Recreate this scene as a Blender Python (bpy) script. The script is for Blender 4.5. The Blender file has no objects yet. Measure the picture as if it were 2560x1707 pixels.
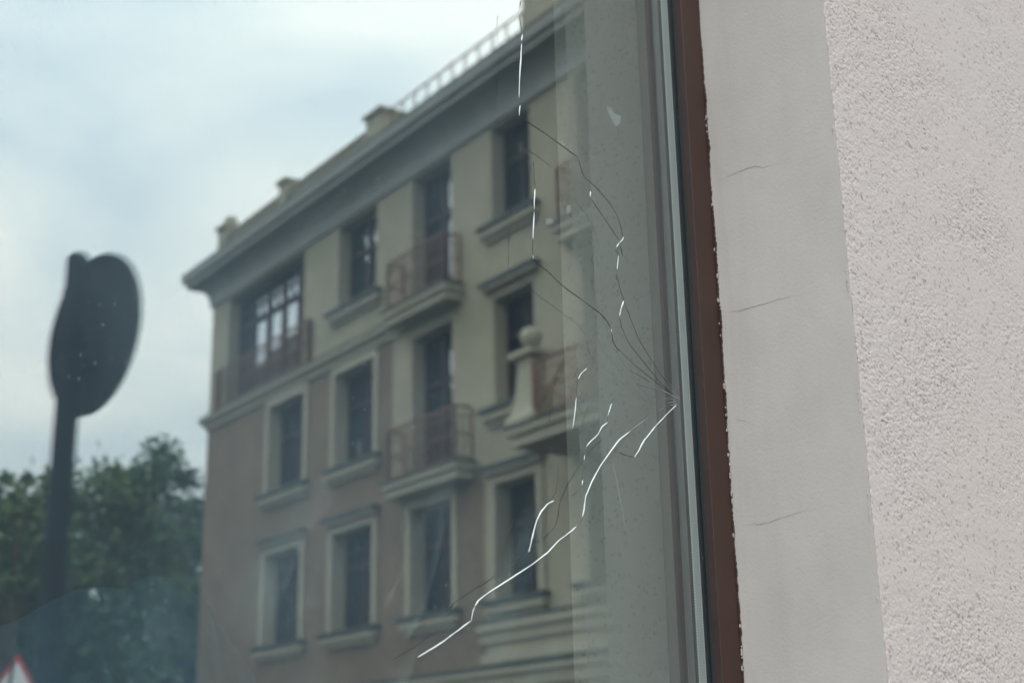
import bpy, bmesh, math, random
import numpy as np
from mathutils import Vector, Matrix

random.seed(7)
RNG = np.random.default_rng(11)
scene = bpy.context.scene
COL = scene.collection

# ------------------------------------------------------------------ camera
CAM_H = 1.72
PITCH, ROLL = math.radians(17.42), math.radians(-1.14)
cam_data = bpy.data.cameras.new('camera')
cam = bpy.data.objects.new('camera', cam_data)
COL.objects.link(cam)
scene.camera = cam
_ex = Vector((1, 0, 0)); _up = Vector((0, -math.sin(PITCH), math.cos(PITCH)))
_c, _s = math.cos(ROLL), math.sin(ROLL)
_right = _ex * _c + _up * _s
_camup = _up * _c - _ex * _s
_back = _right.cross(_camup)
_m = Matrix((_right, _camup, _back)).transposed().to_4x4()
_m.translation = Vector((0, 0, CAM_H))
cam.matrix_world = _m
cam_data.sensor_width = 36.0
cam_data.lens = 50.0
cam_data.clip_start = 0.02
cam_data.clip_end = 2000.0
cam_data.dof.use_dof = True
cam_data.dof.focus_distance = 1.47
cam_data.dof.aperture_fstop = 6.3

# ------------------------------------------------------------------ sky
world = bpy.data.worlds.new('World')
scene.world = world
world.use_nodes = True
wn, wl = world.node_tree.nodes, world.node_tree.links
wn.clear()
w_out = wn.new('ShaderNodeOutputWorld')
w_bg = wn.new('ShaderNodeBackground'); w_bg.inputs['Strength'].default_value = 0.1
SUN_ELEV, SUN_AZ = math.radians(52), math.radians(170)     # azimuth measured clockwise from +Y
w_sky = wn.new('ShaderNodeTexSky'); w_sky.sky_type = 'NISHITA'; w_sky.sun_disc = False
w_sky.sun_elevation = SUN_ELEV; w_sky.sun_rotation = SUN_AZ
w_sky.air_density = 1.3; w_sky.dust_density = 3.0
w_tc = wn.new('ShaderNodeTexCoord')
w_map = wn.new('ShaderNodeMapping'); w_map.inputs['Scale'].default_value = (1, 1, 2.4)
w_no = wn.new('ShaderNodeTexNoise'); w_no.inputs['Scale'].default_value = 2.3; w_no.inputs['Detail'].default_value = 4.5
w_no.inputs['Roughness'].default_value = 0.5; w_no.inputs['Distortion'].default_value = 0.5
w_rp = wn.new('ShaderNodeValToRGB')
w_rp.color_ramp.elements[0].position = 0.42; w_rp.color_ramp.elements[0].color = (0.70, 0.785, 0.86, 1)
w_rp.color_ramp.elements[1].position = 0.58; w_rp.color_ramp.elements[1].color = (1, 1, 0.985, 1)
w_mul = wn.new('ShaderNodeVectorMath'); w_mul.operation = 'SCALE'; w_mul.inputs['Scale'].default_value = 28.0
w_mix = wn.new('ShaderNodeMixRGB'); w_mix.inputs['Fac'].default_value = 0.88
wl.new(w_tc.outputs['Generated'], w_map.inputs['Vector']); wl.new(w_map.outputs['Vector'], w_no.inputs['Vector'])
wl.new(w_no.outputs['Fac'], w_rp.inputs['Fac']); wl.new(w_rp.outputs['Color'], w_mul.inputs[0])
# overcast luminance: darker towards the horizon, (1 + 3 sin e) / 4, all round the compass
w_sx = wn.new('ShaderNodeSeparateXYZ'); wl.new(w_tc.outputs['Generated'], w_sx.inputs[0])
w_cl = wn.new('ShaderNodeClamp'); wl.new(w_sx.outputs['Z'], w_cl.inputs['Value'])
w_ov = wn.new('ShaderNodeMath'); w_ov.operation = 'MULTIPLY_ADD'; w_ov.inputs[1].default_value = 48.0; w_ov.inputs[2].default_value = 18.5
wl.new(w_cl.outputs[0], w_ov.inputs[0]); wl.new(w_ov.outputs[0], w_mul.inputs['Scale'])
wl.new(w_sky.outputs['Color'], w_mix.inputs['Color1']); wl.new(w_mul.outputs['Vector'], w_mix.inputs['Color2'])
wl.new(w_mix.outputs['Color'], w_bg.inputs['Color']); wl.new(w_bg.outputs['Background'], w_out.inputs['Surface'])

# ------------------------------------------------------------------ sun (veiled by cloud)
sd = bpy.data.lights.new('sun', 'SUN'); sd.energy = 1.0; sd.angle = math.radians(25); sd.color = (1.0, 0.95, 0.88)
sun = bpy.data.objects.new('sun', sd); COL.objects.link(sun)
_sdir = Vector((math.sin(SUN_AZ) * math.cos(SUN_ELEV), math.cos(SUN_AZ) * math.cos(SUN_ELEV), math.sin(SUN_ELEV)))
sun.rotation_euler = _sdir.to_track_quat('Z', 'Y').to_euler()
sun.location = (0, -20, 30)

vs = scene.view_settings
vs.view_transform = 'Standard'; vs.look = 'None'; vs.exposure = 0.0; vs.gamma = 1.0
vs.use_curve_mapping = False
scene.cycles.max_bounces = 10
scene.cycles.transparent_max_bounces = 24
scene.cycles.caustics_reflective = False
scene.cycles.caustics_refractive = False

# ------------------------------------------------------------------ helpers
def srgb(r, g, b):
    f = lambda v: (v / 255 / 12.92) if v / 255 <= 0.04045 else ((v / 255 + 0.055) / 1.055) ** 2.4
    return (f(r), f(g), f(b))

def mat(name, col, rough=0.8, noise=None, bump=None, metallic=0.0, spec=0.3, col2=None):
    """noise = (scale, amount) brightness mottling; bump = (scale, strength, distance)"""
    m = bpy.data.materials.new(name); m.use_nodes = True
    n, l = m.node_tree.nodes, m.node_tree.links
    b = n['Principled BSDF']
    b.inputs['Base Color'].default_value = (*col, 1); b.inputs['Roughness'].default_value = rough
    b.inputs['Metallic'].default_value = metallic; b.inputs['Specular IOR Level'].default_value = spec
    tc = n.new('ShaderNodeTexCoord')
    if noise:
        t = n.new('ShaderNodeTexNoise'); t.inputs['Scale'].default_value = noise[0]; t.inputs['Detail'].default_value = 6
        t.inputs['Roughness'].default_value = 0.65
        l.new(tc.outputs['Object'], t.inputs['Vector'])
        r = n.new('ShaderNodeValToRGB')
        lo = col2 if col2 else tuple(c * (1 - noise[1]) for c in col)
        hi = tuple(min(1, c * (1 + noise[1])) for c in col)
        r.color_ramp.elements[0].position = 0.3; r.color_ramp.elements[0].color = (*lo, 1)
        r.color_ramp.elements[1].position = 0.7; r.color_ramp.elements[1].color = (*hi, 1)
        l.new(t.outputs['Fac'], r.inputs['Fac']); l.new(r.outputs['Color'], b.inputs['Base Color'])
    if bump:
        t2 = n.new('ShaderNodeTexNoise'); t2.inputs['Scale'].default_value = bump[0]; t2.inputs['Detail'].default_value = 4
        l.new(tc.outputs['Object'], t2.inputs['Vector'])
        bp = n.new('ShaderNodeBump'); bp.inputs['Strength'].default_value = bump[1]; bp.inputs['Distance'].default_value = bump[2]
        l.new(t2.outputs['Fac'], bp.inputs['Height']); l.new(bp.outputs['Normal'], b.inputs['Normal'])
    return m

def tag(o, label=None, cat=None, group=None, kind=None):
    if label: o['label'] = label
    if cat: o['category'] = cat
    if group: o['group'] = group
    if kind: o['kind'] = kind
    return o

def empty(name, loc, rz=0.0, parent=None):
    o = bpy.data.objects.new(name, None); COL.objects.link(o)
    o.location = loc; o.rotation_euler = (0, 0, rz); o.empty_display_size = 0.2
    if parent: o.parent = parent
    return o

class MB:
    """collects verts and faces; FLIP turns facade coordinates (s, out, z) into local ones"""
    def __init__(self, flip=False):
        self.v, self.f, self.mi, self.flip = [], [], [], flip
    def P(self, x, y, z):
        self.v.append((-x, -y, z) if self.flip else (x, y, z)); return len(self.v) - 1
    def face(self, pts, mi=0):
        self.f.append([self.P(*p) for p in pts]); self.mi.append(mi)
    def box(self, x0, x1, y0, y1, z0, z1, mi=0):
        i = [self.P(x, y, z) for z in (z0, z1) for y in (y0, y1) for x in (x0, x1)]
        for q in ((0, 1, 3, 2), (4, 6, 7, 5), (0, 4, 5, 1), (2, 3, 7, 6), (0, 2, 6, 4), (1, 5, 7, 3)):
            self.f.append([i[k] for k in q]); self.mi.append(mi)
    def prism(self, prof, a0, a1, axis='z', mi=0):
        """prof = 2-D closed outline; axis z: (x, y) outline; axis x: (y, z) outline"""
        def pt(p, a): return (p[0], p[1], a) if axis == 'z' else (a, p[0], p[1])
        A = [self.P(*pt(p, a0)) for p in prof]; B = [self.P(*pt(p, a1)) for p in prof]
        k = len(prof)
        for j in range(k):
            self.f.append([A[j], A[(j + 1) % k], B[(j + 1) % k], B[j]]); self.mi.append(mi)
        self.f.append(A[::-1]); self.mi.append(mi); self.f.append(B); self.mi.append(mi)
    def lathe(self, cx, cy, prof, seg=16, mi=0):
        """prof = [(radius, z)...] from bottom to top"""
        rings = [[self.P(cx + r * math.cos(2 * math.pi * k / seg), cy + r * math.sin(2 * math.pi * k / seg), z) for k in range(seg)] for r, z in prof]
        for a, b in zip(rings, rings[1:]):
            for k in range(seg):
                self.f.append([a[k], a[(k + 1) % seg], b[(k + 1) % seg], b[k]]); self.mi.append(mi)
        self.f.append(rings[0][::-1]); self.mi.append(mi); self.f.append(rings[-1]); self.mi.append(mi)
    def tube(self, pts, r0, r1=None, seg=8, mi=0):
        r1 = r0 if r1 is None else r1
        pts = [Vector(p) for p in pts]; rings = []
        for i, p in enumerate(pts):
            d = (pts[min(i + 1, len(pts) - 1)] - pts[max(i - 1, 0)]).normalized()
            a = d.orthogonal().normalized(); b = d.cross(a)
            r = r0 + (r1 - r0) * i / max(1, len(pts) - 1)
            rings.append([self.P(*(p + a * math.cos(2 * math.pi * k / seg) * r + b * math.sin(2 * math.pi * k / seg) * r)) for k in range(seg)])
        for a, b in zip(rings, rings[1:]):
            for k in range(seg):
                self.f.append([a[k], a[(k + 1) % seg], b[(k + 1) % seg], b[k]]); self.mi.append(mi)
        self.f.append(rings[0][::-1]); self.mi.append(mi); self.f.append(rings[-1]); self.mi.append(mi)
    def build(self, name, mats, parent=None, smooth=False, recalc=True, bevel=0.0):
        me = bpy.data.meshes.new(name); me.from_pydata(self.v, [], self.f)
        for m in (mats if isinstance(mats, (list, tuple)) else [mats]): me.materials.append(m)
        me.polygons.foreach_set('material_index', self.mi)
        if recalc:
            bm = bmesh.new(); bm.from_mesh(me)
            bmesh.ops.recalc_face_normals(bm, faces=bm.faces[:]); bm.to_mesh(me); bm.free()
        if smooth: me.polygons.foreach_set('use_smooth', [True] * len(me.polygons))
        me.update()
        o = bpy.data.objects.new(name, me); COL.objects.link(o)
        if parent: o.parent = parent
        if bevel:
            bv = o.modifiers.new('bevel', 'BEVEL'); bv.width = bevel; bv.segments = 2; bv.limit_method = 'ANGLE'
        return o

def grid_mesh(name, V, nx, ny, m, parent=None, smooth=True):
    """V = (ny, nx, 3) float array"""
    me = bpy.data.meshes.new(name)
    vv = V.reshape(-1, 3).astype(np.float32)
    me.vertices.add(len(vv)); me.vertices.foreach_set('co', vv.ravel())
    i = np.arange((ny - 1) * (nx - 1)); r, c = i // (nx - 1), i % (nx - 1)
    a = r * nx + c
    q = np.stack([a, a + 1, a + nx + 1, a + nx], 1).astype(np.int32)
    me.loops.add(q.size); me.loops.foreach_set('vertex_index', q.ravel())
    me.polygons.add(len(q)); me.polygons.foreach_set('loop_start', np.arange(0, q.size, 4, dtype=np.int32))
    me.polygons.foreach_set('loop_total', np.full(len(q), 4, dtype=np.int32))
    if smooth: me.polygons.foreach_set('use_smooth', np.ones(len(q), dtype=bool))
    me.update(calc_edges=True); me.validate()
    me.materials.append(m)
    o = bpy.data.objects.new(name, me); COL.objects.link(o)
    if parent: o.parent = parent
    return o

def fnoise(ny, nx, sy, sx, ang=0.0, power=2.0):
    """smooth random field: white noise filtered by an elongated gaussian (sizes in cells)"""
    w = RNG.standard_normal((ny, nx))
    fy = np.fft.fftfreq(ny)[:, None]; fx = np.fft.fftfreq(nx)[None, :]
    ca, sa = math.cos(ang), math.sin(ang)
    a = fx * ca + fy * sa; b = -fx * sa + fy * ca
    g = np.exp(-((a * sx) ** 2 + (b * sy) ** 2) * 2 * math.pi ** 2 / power * 1.0)
    z = np.real(np.fft.ifft2(np.fft.fft2(w) * g))
    return z / z.std()

# ------------------------------------------------------------------ the window plane and what it mirrors
NV = Vector((-0.664827, 0.746997, 0)); UV = Vector((0.746997, 0.664827, 0)); QV = Vector((0.2296, 1.54, 0))
def mirror(p):
    p = Vector(p); return p - 2 * (p - QV).dot(NV) * NV
def mirror_dir(d):
    d = Vector(d); return d - 2 * d.dot(NV) * NV
def seen_root(name, vx, vy, yaw):
    """Empty for a thing across the street. (vx, vy) is where its mirror image stands, yaw the compass
    direction in which its left-to-right axis (as seen in the window) runs; local axes are rigid."""
    o = mirror((vx, vy, 0)); sd_ = mirror_dir((math.cos(yaw), math.sin(yaw), 0))
    return empty(name, o, math.atan2(-sd_.y, -sd_.x))

# ------------------------------------------------------------------ where the things across the street stand
SIGN_T, SIGN_D, SIGN_YAW, SIGN_Z, SIGN_POST = -0.3096, 4.86, math.radians(-43), 3.31, 0.0
TRI_T, TRI_D, TRI_Z = -0.3455, 18.0, 3.42
# measured on the glass and reveal planes, metres
CRACKS = [
('b',2.0,[(-0.4245,1.8296),(-0.4125,1.8357),(-0.3980,1.8433),(-0.3831,1.8526),(-0.3634,1.8648)]),
('b',1.3,[(-0.3634,1.8648),(-0.3615,1.8731),(-0.3588,1.8781)]),
('b',2.2,[(-0.3588,1.8781),(-0.3549,1.8832),(-0.3444,1.8902),(-0.3177,1.9048),(-0.2901,1.9202),(-0.2672,1.9346),(-0.2525,1.9475),(-0.2346,1.9588),(-0.2279,1.9637)]),
('d',1.4,[(-0.2279,1.9637),(-0.2223,1.9686),(-0.2191,1.9743)]),
('b',2.6,[(-0.2191,1.9743),(-0.2163,1.9822),(-0.2136,1.9956),(-0.2037,2.0122),(-0.1922,2.0282),(-0.1773,2.0448),(-0.1621,2.0607),(-0.1454,2.0723)]),
('w',1.0,[(-0.1454,2.0723),(-0.1196,2.0898)]),
('b',2.6,[(-0.2916,1.9328),(-0.2886,1.9419),(-0.2849,1.9527),(-0.2803,1.9647),(-0.2743,1.9737),(-0.2655,1.9821),(-0.2567,1.9863)]),
('b',2.0,[(-0.2286,2.0623),(-0.2248,2.0786),(-0.2219,2.0960)]),
('d',1.6,[(-0.2219,2.0960),(-0.2202,2.1066),(-0.2180,2.1161)]),
('b',1.6,[(-0.2180,2.1161),(-0.2143,2.1225),(-0.2050,2.1300)]),
('d',1.4,[(-0.1676,2.1038),(-0.1711,2.0981)]),
('b',1.8,[(-0.1711,2.0981),(-0.1748,2.0899),(-0.1776,2.0836)]),
('d',1.4,[(-0.1776,2.0836),(-0.1777,2.0772)]),
('b',1.8,[(-0.1777,2.0772),(-0.1868,2.0708),(-0.1929,2.0619),(-0.2032,2.0536),(-0.2102,2.0470)]),
('d',1.6,[(-0.2102,2.0470),(-0.2128,2.0377)]),
('b',1.8,[(-0.2128,2.0377),(-0.2140,2.0320)]),
('d',1.4,[(-0.2140,2.0320),(-0.2154,2.0218),(-0.2167,2.0117)]),
('b',2.0,[(-0.2167,2.0117),(-0.2182,2.0060)]),
('d',1.6,[(-0.2182,2.0060),(-0.2224,2.0001),(-0.2331,1.9938)]),
('b',2.6,[(-0.1406,2.0453),(-0.1336,2.0532),(-0.1235,2.0674),(-0.1232,2.0665),(-0.1053,2.0844)]),
('b',1.8,[(-0.1053,2.0844),(-0.0958,2.0921),(-0.0840,2.1024),(-0.0705,2.1128)]),
('d',1.6,[(-0.1406,2.0453),(-0.1535,2.0458),(-0.1645,2.0473)]),
('w',0.7,[(-0.1737,2.0363),(-0.1680,2.0144),(-0.1632,1.9903),(-0.1577,1.9665)]),
('d',2.2,[(-0.2852,2.5267),(-0.2869,2.5191)]),
('b',1.8,[(-0.2858,2.5234),(-0.2875,2.5081)]),
('d',1.8,[(-0.2875,2.5081),(-0.2862,2.4977),(-0.2844,2.4898)]),
('b',2.6,[(-0.2840,2.4874),(-0.2855,2.4783)]),
('b',2.8,[(-0.2856,2.4755),(-0.2868,2.4591),(-0.2892,2.4351),(-0.2910,2.4095)]),
('b',2.0,[(-0.2894,2.4017),(-0.2908,2.3951),(-0.2910,2.3888)]),
('d',1.5,[(-0.2910,2.3888),(-0.2811,2.3858),(-0.2559,2.3801),(-0.2277,2.3719),(-0.2068,2.3655)]),
('d',1.7,[(-0.2068,2.3655),(-0.2033,2.3549),(-0.1997,2.3455)]),
('d',1.5,[(-0.1997,2.3455),(-0.1813,2.3380),(-0.1628,2.3262),(-0.1498,2.3128),(-0.1438,2.2976),(-0.1423,2.2896)]),
('b',1.6,[(-0.1417,2.2908),(-0.1436,2.2862),(-0.1488,2.2822)]),
('b',2.0,[(-0.1488,2.2822),(-0.1536,2.2754)]),
('d',2.0,[(-0.1536,2.2754),(-0.1549,2.2720),(-0.1511,2.2667)]),
('d',2.4,[(-0.1476,2.2789),(-0.1456,2.2722),(-0.1445,2.2671)]),
('b',2.6,[(-0.1902,2.3310),(-0.1909,2.3242)]),
('d',1.5,[(-0.1901,2.3227),(-0.1747,2.3085),(-0.1591,2.2938),(-0.1487,2.2839)]),
('b',1.8,[(-0.1511,2.2663),(-0.1527,2.2581),(-0.1540,2.2496)]),
('d',1.6,[(-0.1545,2.2516),(-0.1558,2.2374),(-0.1556,2.2441),(-0.1505,2.2269),(-0.1451,2.2144)]),
('b',2.4,[(-0.1460,2.2158),(-0.1501,2.2077),(-0.1538,2.1967)]),
('d',1.2,[(-0.1451,2.2144),(-0.1369,2.1979),(-0.1259,2.1775),(-0.1085,2.1582),(-0.0923,2.1420),(-0.0757,2.1302),(-0.0634,2.1225)]),
('d',1.2,[(-0.1538,2.1967),(-0.1514,2.1860),(-0.1418,2.1699),(-0.1213,2.1536),(-0.0975,2.1354),(-0.0762,2.1233)]),
('d',1.8,[(-0.2726,2.3423),(-0.2722,2.3312),(-0.2713,2.3123)]),
('b',2.6,[(-0.2713,2.3117),(-0.2728,2.2989),(-0.2734,2.2878)]),
('b',2.6,[(-0.2734,2.2856),(-0.2750,2.2686),(-0.2761,2.2546)]),
('d',1.8,[(-0.2761,2.2546),(-0.2768,2.2427),(-0.2763,2.2350)]),
('b',1.6,[(-0.2766,2.2388),(-0.2763,2.2327)]),
('d',1.6,[(-0.2766,2.2326),(-0.2662,2.2277),(-0.2539,2.2227),(-0.2506,2.2202),(-0.2340,2.2119),(-0.2142,2.2052),(-0.1970,2.1989),(-0.1825,2.1942)]),
('d',2.0,[(-0.1825,2.1942),(-0.1725,2.1873),(-0.1675,2.1805)]),
('b',1.8,[(-0.1669,2.1795),(-0.1665,2.1763)]),
('d',2.0,[(-0.1665,2.1758),(-0.1652,2.1665),(-0.1605,2.1608),(-0.1552,2.1578)]),
('d',1.0,[(-0.1552,2.1578),(-0.1311,2.1451),(-0.1009,2.1326),(-0.0762,2.1228)]),
('w',0.8,[(-0.0834,2.1375),(-0.0729,2.1278),(-0.0637,2.1211)]),
('w',0.8,[(-0.0936,2.1357),(-0.0810,2.1293),(-0.0663,2.1214)]),
('d',0.9,[(-0.1417,2.1386),(-0.1273,2.1356),(-0.1109,2.1313)]),
('w',0.6,[(-0.1109,2.1313),(-0.0963,2.1260),(-0.0824,2.1233),(-0.0653,2.1201)]),
('w',0.6,[(-0.1429,2.1511),(-0.1239,2.1425)]),
('w',0.8,[(-0.0943,2.1256),(-0.0784,2.1233),(-0.0653,2.1204)]),
('w',0.7,[(-0.0826,2.1205),(-0.0704,2.1210),(-0.0643,2.1203)]),
('w',0.7,[(-0.0930,2.1170),(-0.0706,2.1185)]),
('w',0.7,[(-0.0853,2.1125),(-0.0718,2.1165)]),
('w',0.8,[(-0.0819,2.1099),(-0.0699,2.1143)]),
('d',0.6,[(-0.1329,2.1254),(-0.1153,2.1246),(-0.0985,2.1242)]),
('w',0.6,[(-0.1001,2.1013),(-0.0908,2.1063)]),
('w',0.7,[(-0.1013,2.1401),(-0.0875,2.1361),(-0.0739,2.1284),(-0.0642,2.1213)]),
]
HAIRLINES = [[(-0.0277,2.3895),(-0.0428,2.3893),(-0.0606,2.3893),(-0.0752,2.3884),(-0.0863,2.3828),(-0.1088,2.3790),(-0.1294,2.3748)],
[(-0.0246,2.2267),(-0.0376,2.2249),(-0.0548,2.2243),(-0.0745,2.2233),(-0.0913,2.2234),(-0.1103,2.2219),(-0.1303,2.2191)],
[(-0.0294,1.9848),(-0.0390,1.9845),(-0.0498,1.9827),(-0.0606,1.9835),(-0.0769,1.9857),(-0.0928,1.9869),(-0.1136,1.9886),(-0.1402,1.9890)],
[(-0.0201,2.1052),(-0.0352,2.0987),(-0.0567,2.0887)]]
SMUDGES = [[(-0.1605,2.4430),(-0.1535,2.4430),(-0.1468,2.4363),(-0.1368,2.4373),(-0.1372,2.4305),(-0.1433,2.4231),(-0.1490,2.4225),(-0.1528,2.4300),(-0.1582,2.4349)],
[(-0.2581,2.2798),(-0.2530,2.2837),(-0.2471,2.2836),(-0.2481,2.2784),(-0.2570,2.2755)],
[(-0.2328,2.3756),(-0.2260,2.3814),(-0.2275,2.3761),(-0.2316,2.3722)],
[(-0.2279,2.3028),(-0.2225,2.3073),(-0.2197,2.3009),(-0.2257,2.2952)]]

# ================================================================== THE SETTING
M_asph = mat('asphalt', (0.055, 0.055, 0.057), 0.9, noise=(3, 0.3), bump=(60, 0.4, 0.01))
M_pave = mat('paving', (0.20, 0.195, 0.185), 0.9, noise=(2.0, 0.2), bump=(40, 0.3, 0.005))
g = MB(); g.face([(-600, -600, 0), (600, -600, 0), (600, 600, 0), (-600, 600, 0)])
tag(g.build('ground', M_asph, recalc=False), kind='structure')

# ================================================================== THE NEAR HOUSE (local x along its wall, y into the house)
HOUSE_RZ = math.atan2(UV.y, UV.x)
D = 0.1874                                    # depth of the window recess
house = empty('plastered_house', (QV.x, QV.y, 0), HOUSE_RZ)
tag(house, 'pale pinkish rough-plastered house with smooth window reveal and cracked double-glazed window', 'house')

def plaster_mat():
    m = bpy.data.materials.new('rough_plaster'); m.use_nodes = True
    n, l = m.node_tree.nodes, m.node_tree.links; b = n['Principled BSDF']
    b.inputs['Roughness'].default_value = 0.95; b.inputs['Specular IOR Level'].default_value = 0.15
    tc = n.new('ShaderNodeTexCoord')
    t = n.new('ShaderNodeTexNoise'); t.inputs['Scale'].default_value = 2.2; t.inputs['Detail'].default_value = 5
    r = n.new('ShaderNodeValToRGB')
    r.color_ramp.elements[0].position = 0.3; r.color_ramp.elements[0].color = (0.358, 0.316, 0.290, 1)
    r.color_ramp.elements[1].position = 0.7; r.color_ramp.elements[1].color = (0.350, 0.320, 0.305, 1)
    l.new(tc.outputs['Object'], t.inputs['Vector']); l.new(t.outputs['Fac'], r.inputs['Fac'])
    # fine grit: a few darker sand grains
    v = n.new('ShaderNodeTexVoronoi'); v.inputs['Scale'].default_value = 300; l.new(tc.outputs['Object'], v.inputs['Vector'])
    vr = n.new('ShaderNodeValToRGB')
    vr.color_ramp.elements[0].position = 0.02; vr.color_ramp.elements[0].color = (0, 0, 0, 1)
    vr.color_ramp.elements[1].position = 0.09; vr.color_ramp.elements[1].color = (1, 1, 1, 1)
    sep = n.new('ShaderNodeSeparateColor'); l.new(v.outputs['Color'], sep.inputs['Color'])
    l.new(sep.outputs['Red'], vr.inputs['Fac'])
    mx = n.new('ShaderNodeMixRGB'); mx.inputs['Color1'].default_value = (0.25, 0.22, 0.205, 1)
    l.new(vr.outputs['Color'], mx.inputs['Fac']); l.new(r.outputs['Color'], mx.inputs['Color2'])
    l.new(mx.outputs['Color'], b.inputs['Base Color'])
    t2 = n.new('ShaderNodeTexNoise'); t2.inputs['Scale'].default_value = 230; t2.inputs['Detail'].default_value = 3
    l.new(tc.outputs['Object'], t2.inputs['Vector'])
    bp = n.new('ShaderNodeBump'); bp.inputs['Strength'].default_value = 0.2; bp.inputs['Distance'].default_value = 0.002
    l.new(t2.outputs['Fac'], bp.inputs['Height']); l.new(bp.outputs['Normal'], b.inputs['Normal'])
    return m
M_plaster = plaster_mat()
M_reveal = mat('smooth_plaster', (0.482, 0.452, 0.418), 0.9, noise=(7.0, 0.06), bump=(260, 0.16, 0.0015), spec=0.2)
M_roof = mat('roof_sheet', (0.10, 0.07, 0.06), 0.5, noise=(4, 0.2))
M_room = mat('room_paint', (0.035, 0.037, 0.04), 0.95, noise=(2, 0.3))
M_frame = mat('brown_paint', srgb(50, 33, 27), 0.5, noise=(14, 0.16), bump=(90, 0.12, 0.0006), spec=0.4)
M_frame_dark = mat('dark_brown_paint', srgb(36, 24, 20), 0.7, noise=(20, 0.22), spec=0.4)
M_gasket = mat('rubber', (0.02, 0.024, 0.025), 0.6)
M_alu = mat('spacer_aluminium', (0.40, 0.415, 0.41), 0.4, metallic=0.2)
M_seal = mat('butyl_seal', (0.018, 0.018, 0.02), 0.5)

WX0 = -2.3                                     # left jamb of the window opening
WZ0, WZ1 = 0.75, 3.35
wall = MB()
wall.box(0.0035, 9.0, -D + 0.004, 0.25, 0, 7.0)
wall.box(-6.0, WX0 - 0.0035, -D + 0.004, 0.25, 0, 7.0)
wall.box(WX0 - 0.0035, 0.0035, -D + 0.004, 0.25, 0, WZ0 - 0.0035)
wall.box(WX0 - 0.0035, 0.0035, -D + 0.004, 0.25, WZ1 + 0.0035, 7.0)
wall.box(8.75, 9.0, 0.25, 9.0, 0, 7.0); wall.box(-6.0, -5.75, 0.25, 9.0, 0, 7.0); wall.box(-5.75, 8.75, 8.75, 9.0, 0, 7.0)
wall.build('wall', M_plaster, house)
rf = MB()
rf.prism([(-D - 0.35, 6.95), (-D - 0.35, 7.08), (4.4, 9.3), (9.4, 7.08), (9.4, 6.95)], -6.3, 9.3, 'x')
rf.build('roof', M_roof, house)

# rough sprayed plaster, real relief where one looks at it
px, pz0, pz1, step = 0.64, 1.60, 2.95, 0.00115
nx, nz = int(px / step), int((pz1 - pz0) / step)
fine = fnoise(nz, nx, 0.45, 0.75, -0.75)
fine2 = fnoise(nz, nx, 1.1, 1.9, -0.75)
med = fnoise(nz, nx, 12, 12)
dens = np.clip(0.72 + 0.25 * fnoise(nz, nx, 45, 45), 0.3, 1.25)
h = 0.00020 * fine * dens + 0.00013 * fine2 * dens + 0.00012 * med
h = np.where(h > 0, h * 0.75, h * 1.35)
xs = np.linspace(0.0, px, nx)[None, :].repeat(nz, 0); zs = np.linspace(pz0, pz1, nz)[:, None].repeat(nx, 1)
fade = np.clip(np.minimum.reduce([(px - xs) / 0.03, (zs - pz0) / 0.03, (pz1 - zs) / 0.03]), 0, 1)
edge = 0.00035 * fnoise(nz, 2, 9, 1)[:, :1] + 0.0004 * fnoise(nz, 2, 2.5, 1)[:, :1]
xe = xs + np.where(xs < 0.02, (1 - xs / 0.02), 0) * edge
ys = -D + (1 - fade) * 0.0038 - h * fade
ys[:, 0] += 0.0035; ys[:, 1] += 0.0010
grid_mesh('plaster_relief', np.stack([xe, ys, zs], 2), nx, nz, M_plaster, house)

# smooth reveal on the right jamb, trowelled: slightly wavy
ny_, nz_ = 46, 420
yy = np.linspace(-D + 0.0005, 0.06, ny_)[None, :].repeat(nz_, 0); zz = np.linspace(WZ0, WZ1, nz_)[:, None].repeat(ny_, 1)
wv = 0.00016 * fnoise(nz_, ny_, 7, 6) + 0.00003 * fnoise(nz_, ny_, 1.5, 1.5)
rev = grid_mesh('reveal', np.stack([wv - 0.0004, yy, zz], 2), ny_, nz_, M_reveal, house)
tag(rev, 'smooth beige plastered window reveal with three hairline cracks')
# rain stains and grime on the reveal: a brownish smear that follows the frame, fading outwards
def stain(m):
    n, l = m.node_tree.nodes, m.node_tree.links; b = n['Principled BSDF']
    src = b.inputs['Base Color'].links[0].from_socket
    tc = n.new('ShaderNodeTexCoord'); mp = n.new('ShaderNodeMapping'); mp.inputs['Scale'].default_value = (1, 26, 2.2); l.new(tc.outputs['Object'], mp.inputs['Vector'])
    t = n.new('ShaderNodeTexNoise'); t.inputs['Scale'].default_value = 2.0; t.inputs['Detail'].default_value = 5; l.new(mp.outputs[0], t.inputs['Vector'])
    sx = n.new('ShaderNodeSeparateXYZ'); l.new(tc.outputs['Object'], sx.inputs[0])
    ra = n.new('ShaderNodeMapRange'); ra.inputs[1].default_value = -0.085; ra.inputs[2].default_value = -0.02; ra.inputs[3].default_value = 0.15; ra.inputs[4].default_value = 1.0; l.new(sx.outputs['Y'], ra.inputs[0])
    rn = n.new('ShaderNodeMapRange'); rn.inputs[1].default_value = 0.48; rn.inputs[2].default_value = 0.72; rn.inputs[3].default_value = 0; rn.inputs[4].default_value = 0.3; l.new(t.outputs['Fac'], rn.inputs[0])
    mu = n.new('ShaderNodeMath'); mu.operation = 'MULTIPLY'; l.new(ra.outputs[0], mu.inputs[0]); l.new(rn.outputs[0], mu.inputs[1])
    mx = n.new('ShaderNodeMixRGB'); mx.inputs['Color2'].default_value = (0.36, 0.305, 0.265, 1); l.new(mu.outputs[0], mx.inputs['Fac']); l.new(src, mx.inputs['Color1'])
    l.new(mx.outputs[0], b.inputs['Base Color'])
stain(M_reveal)
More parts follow.
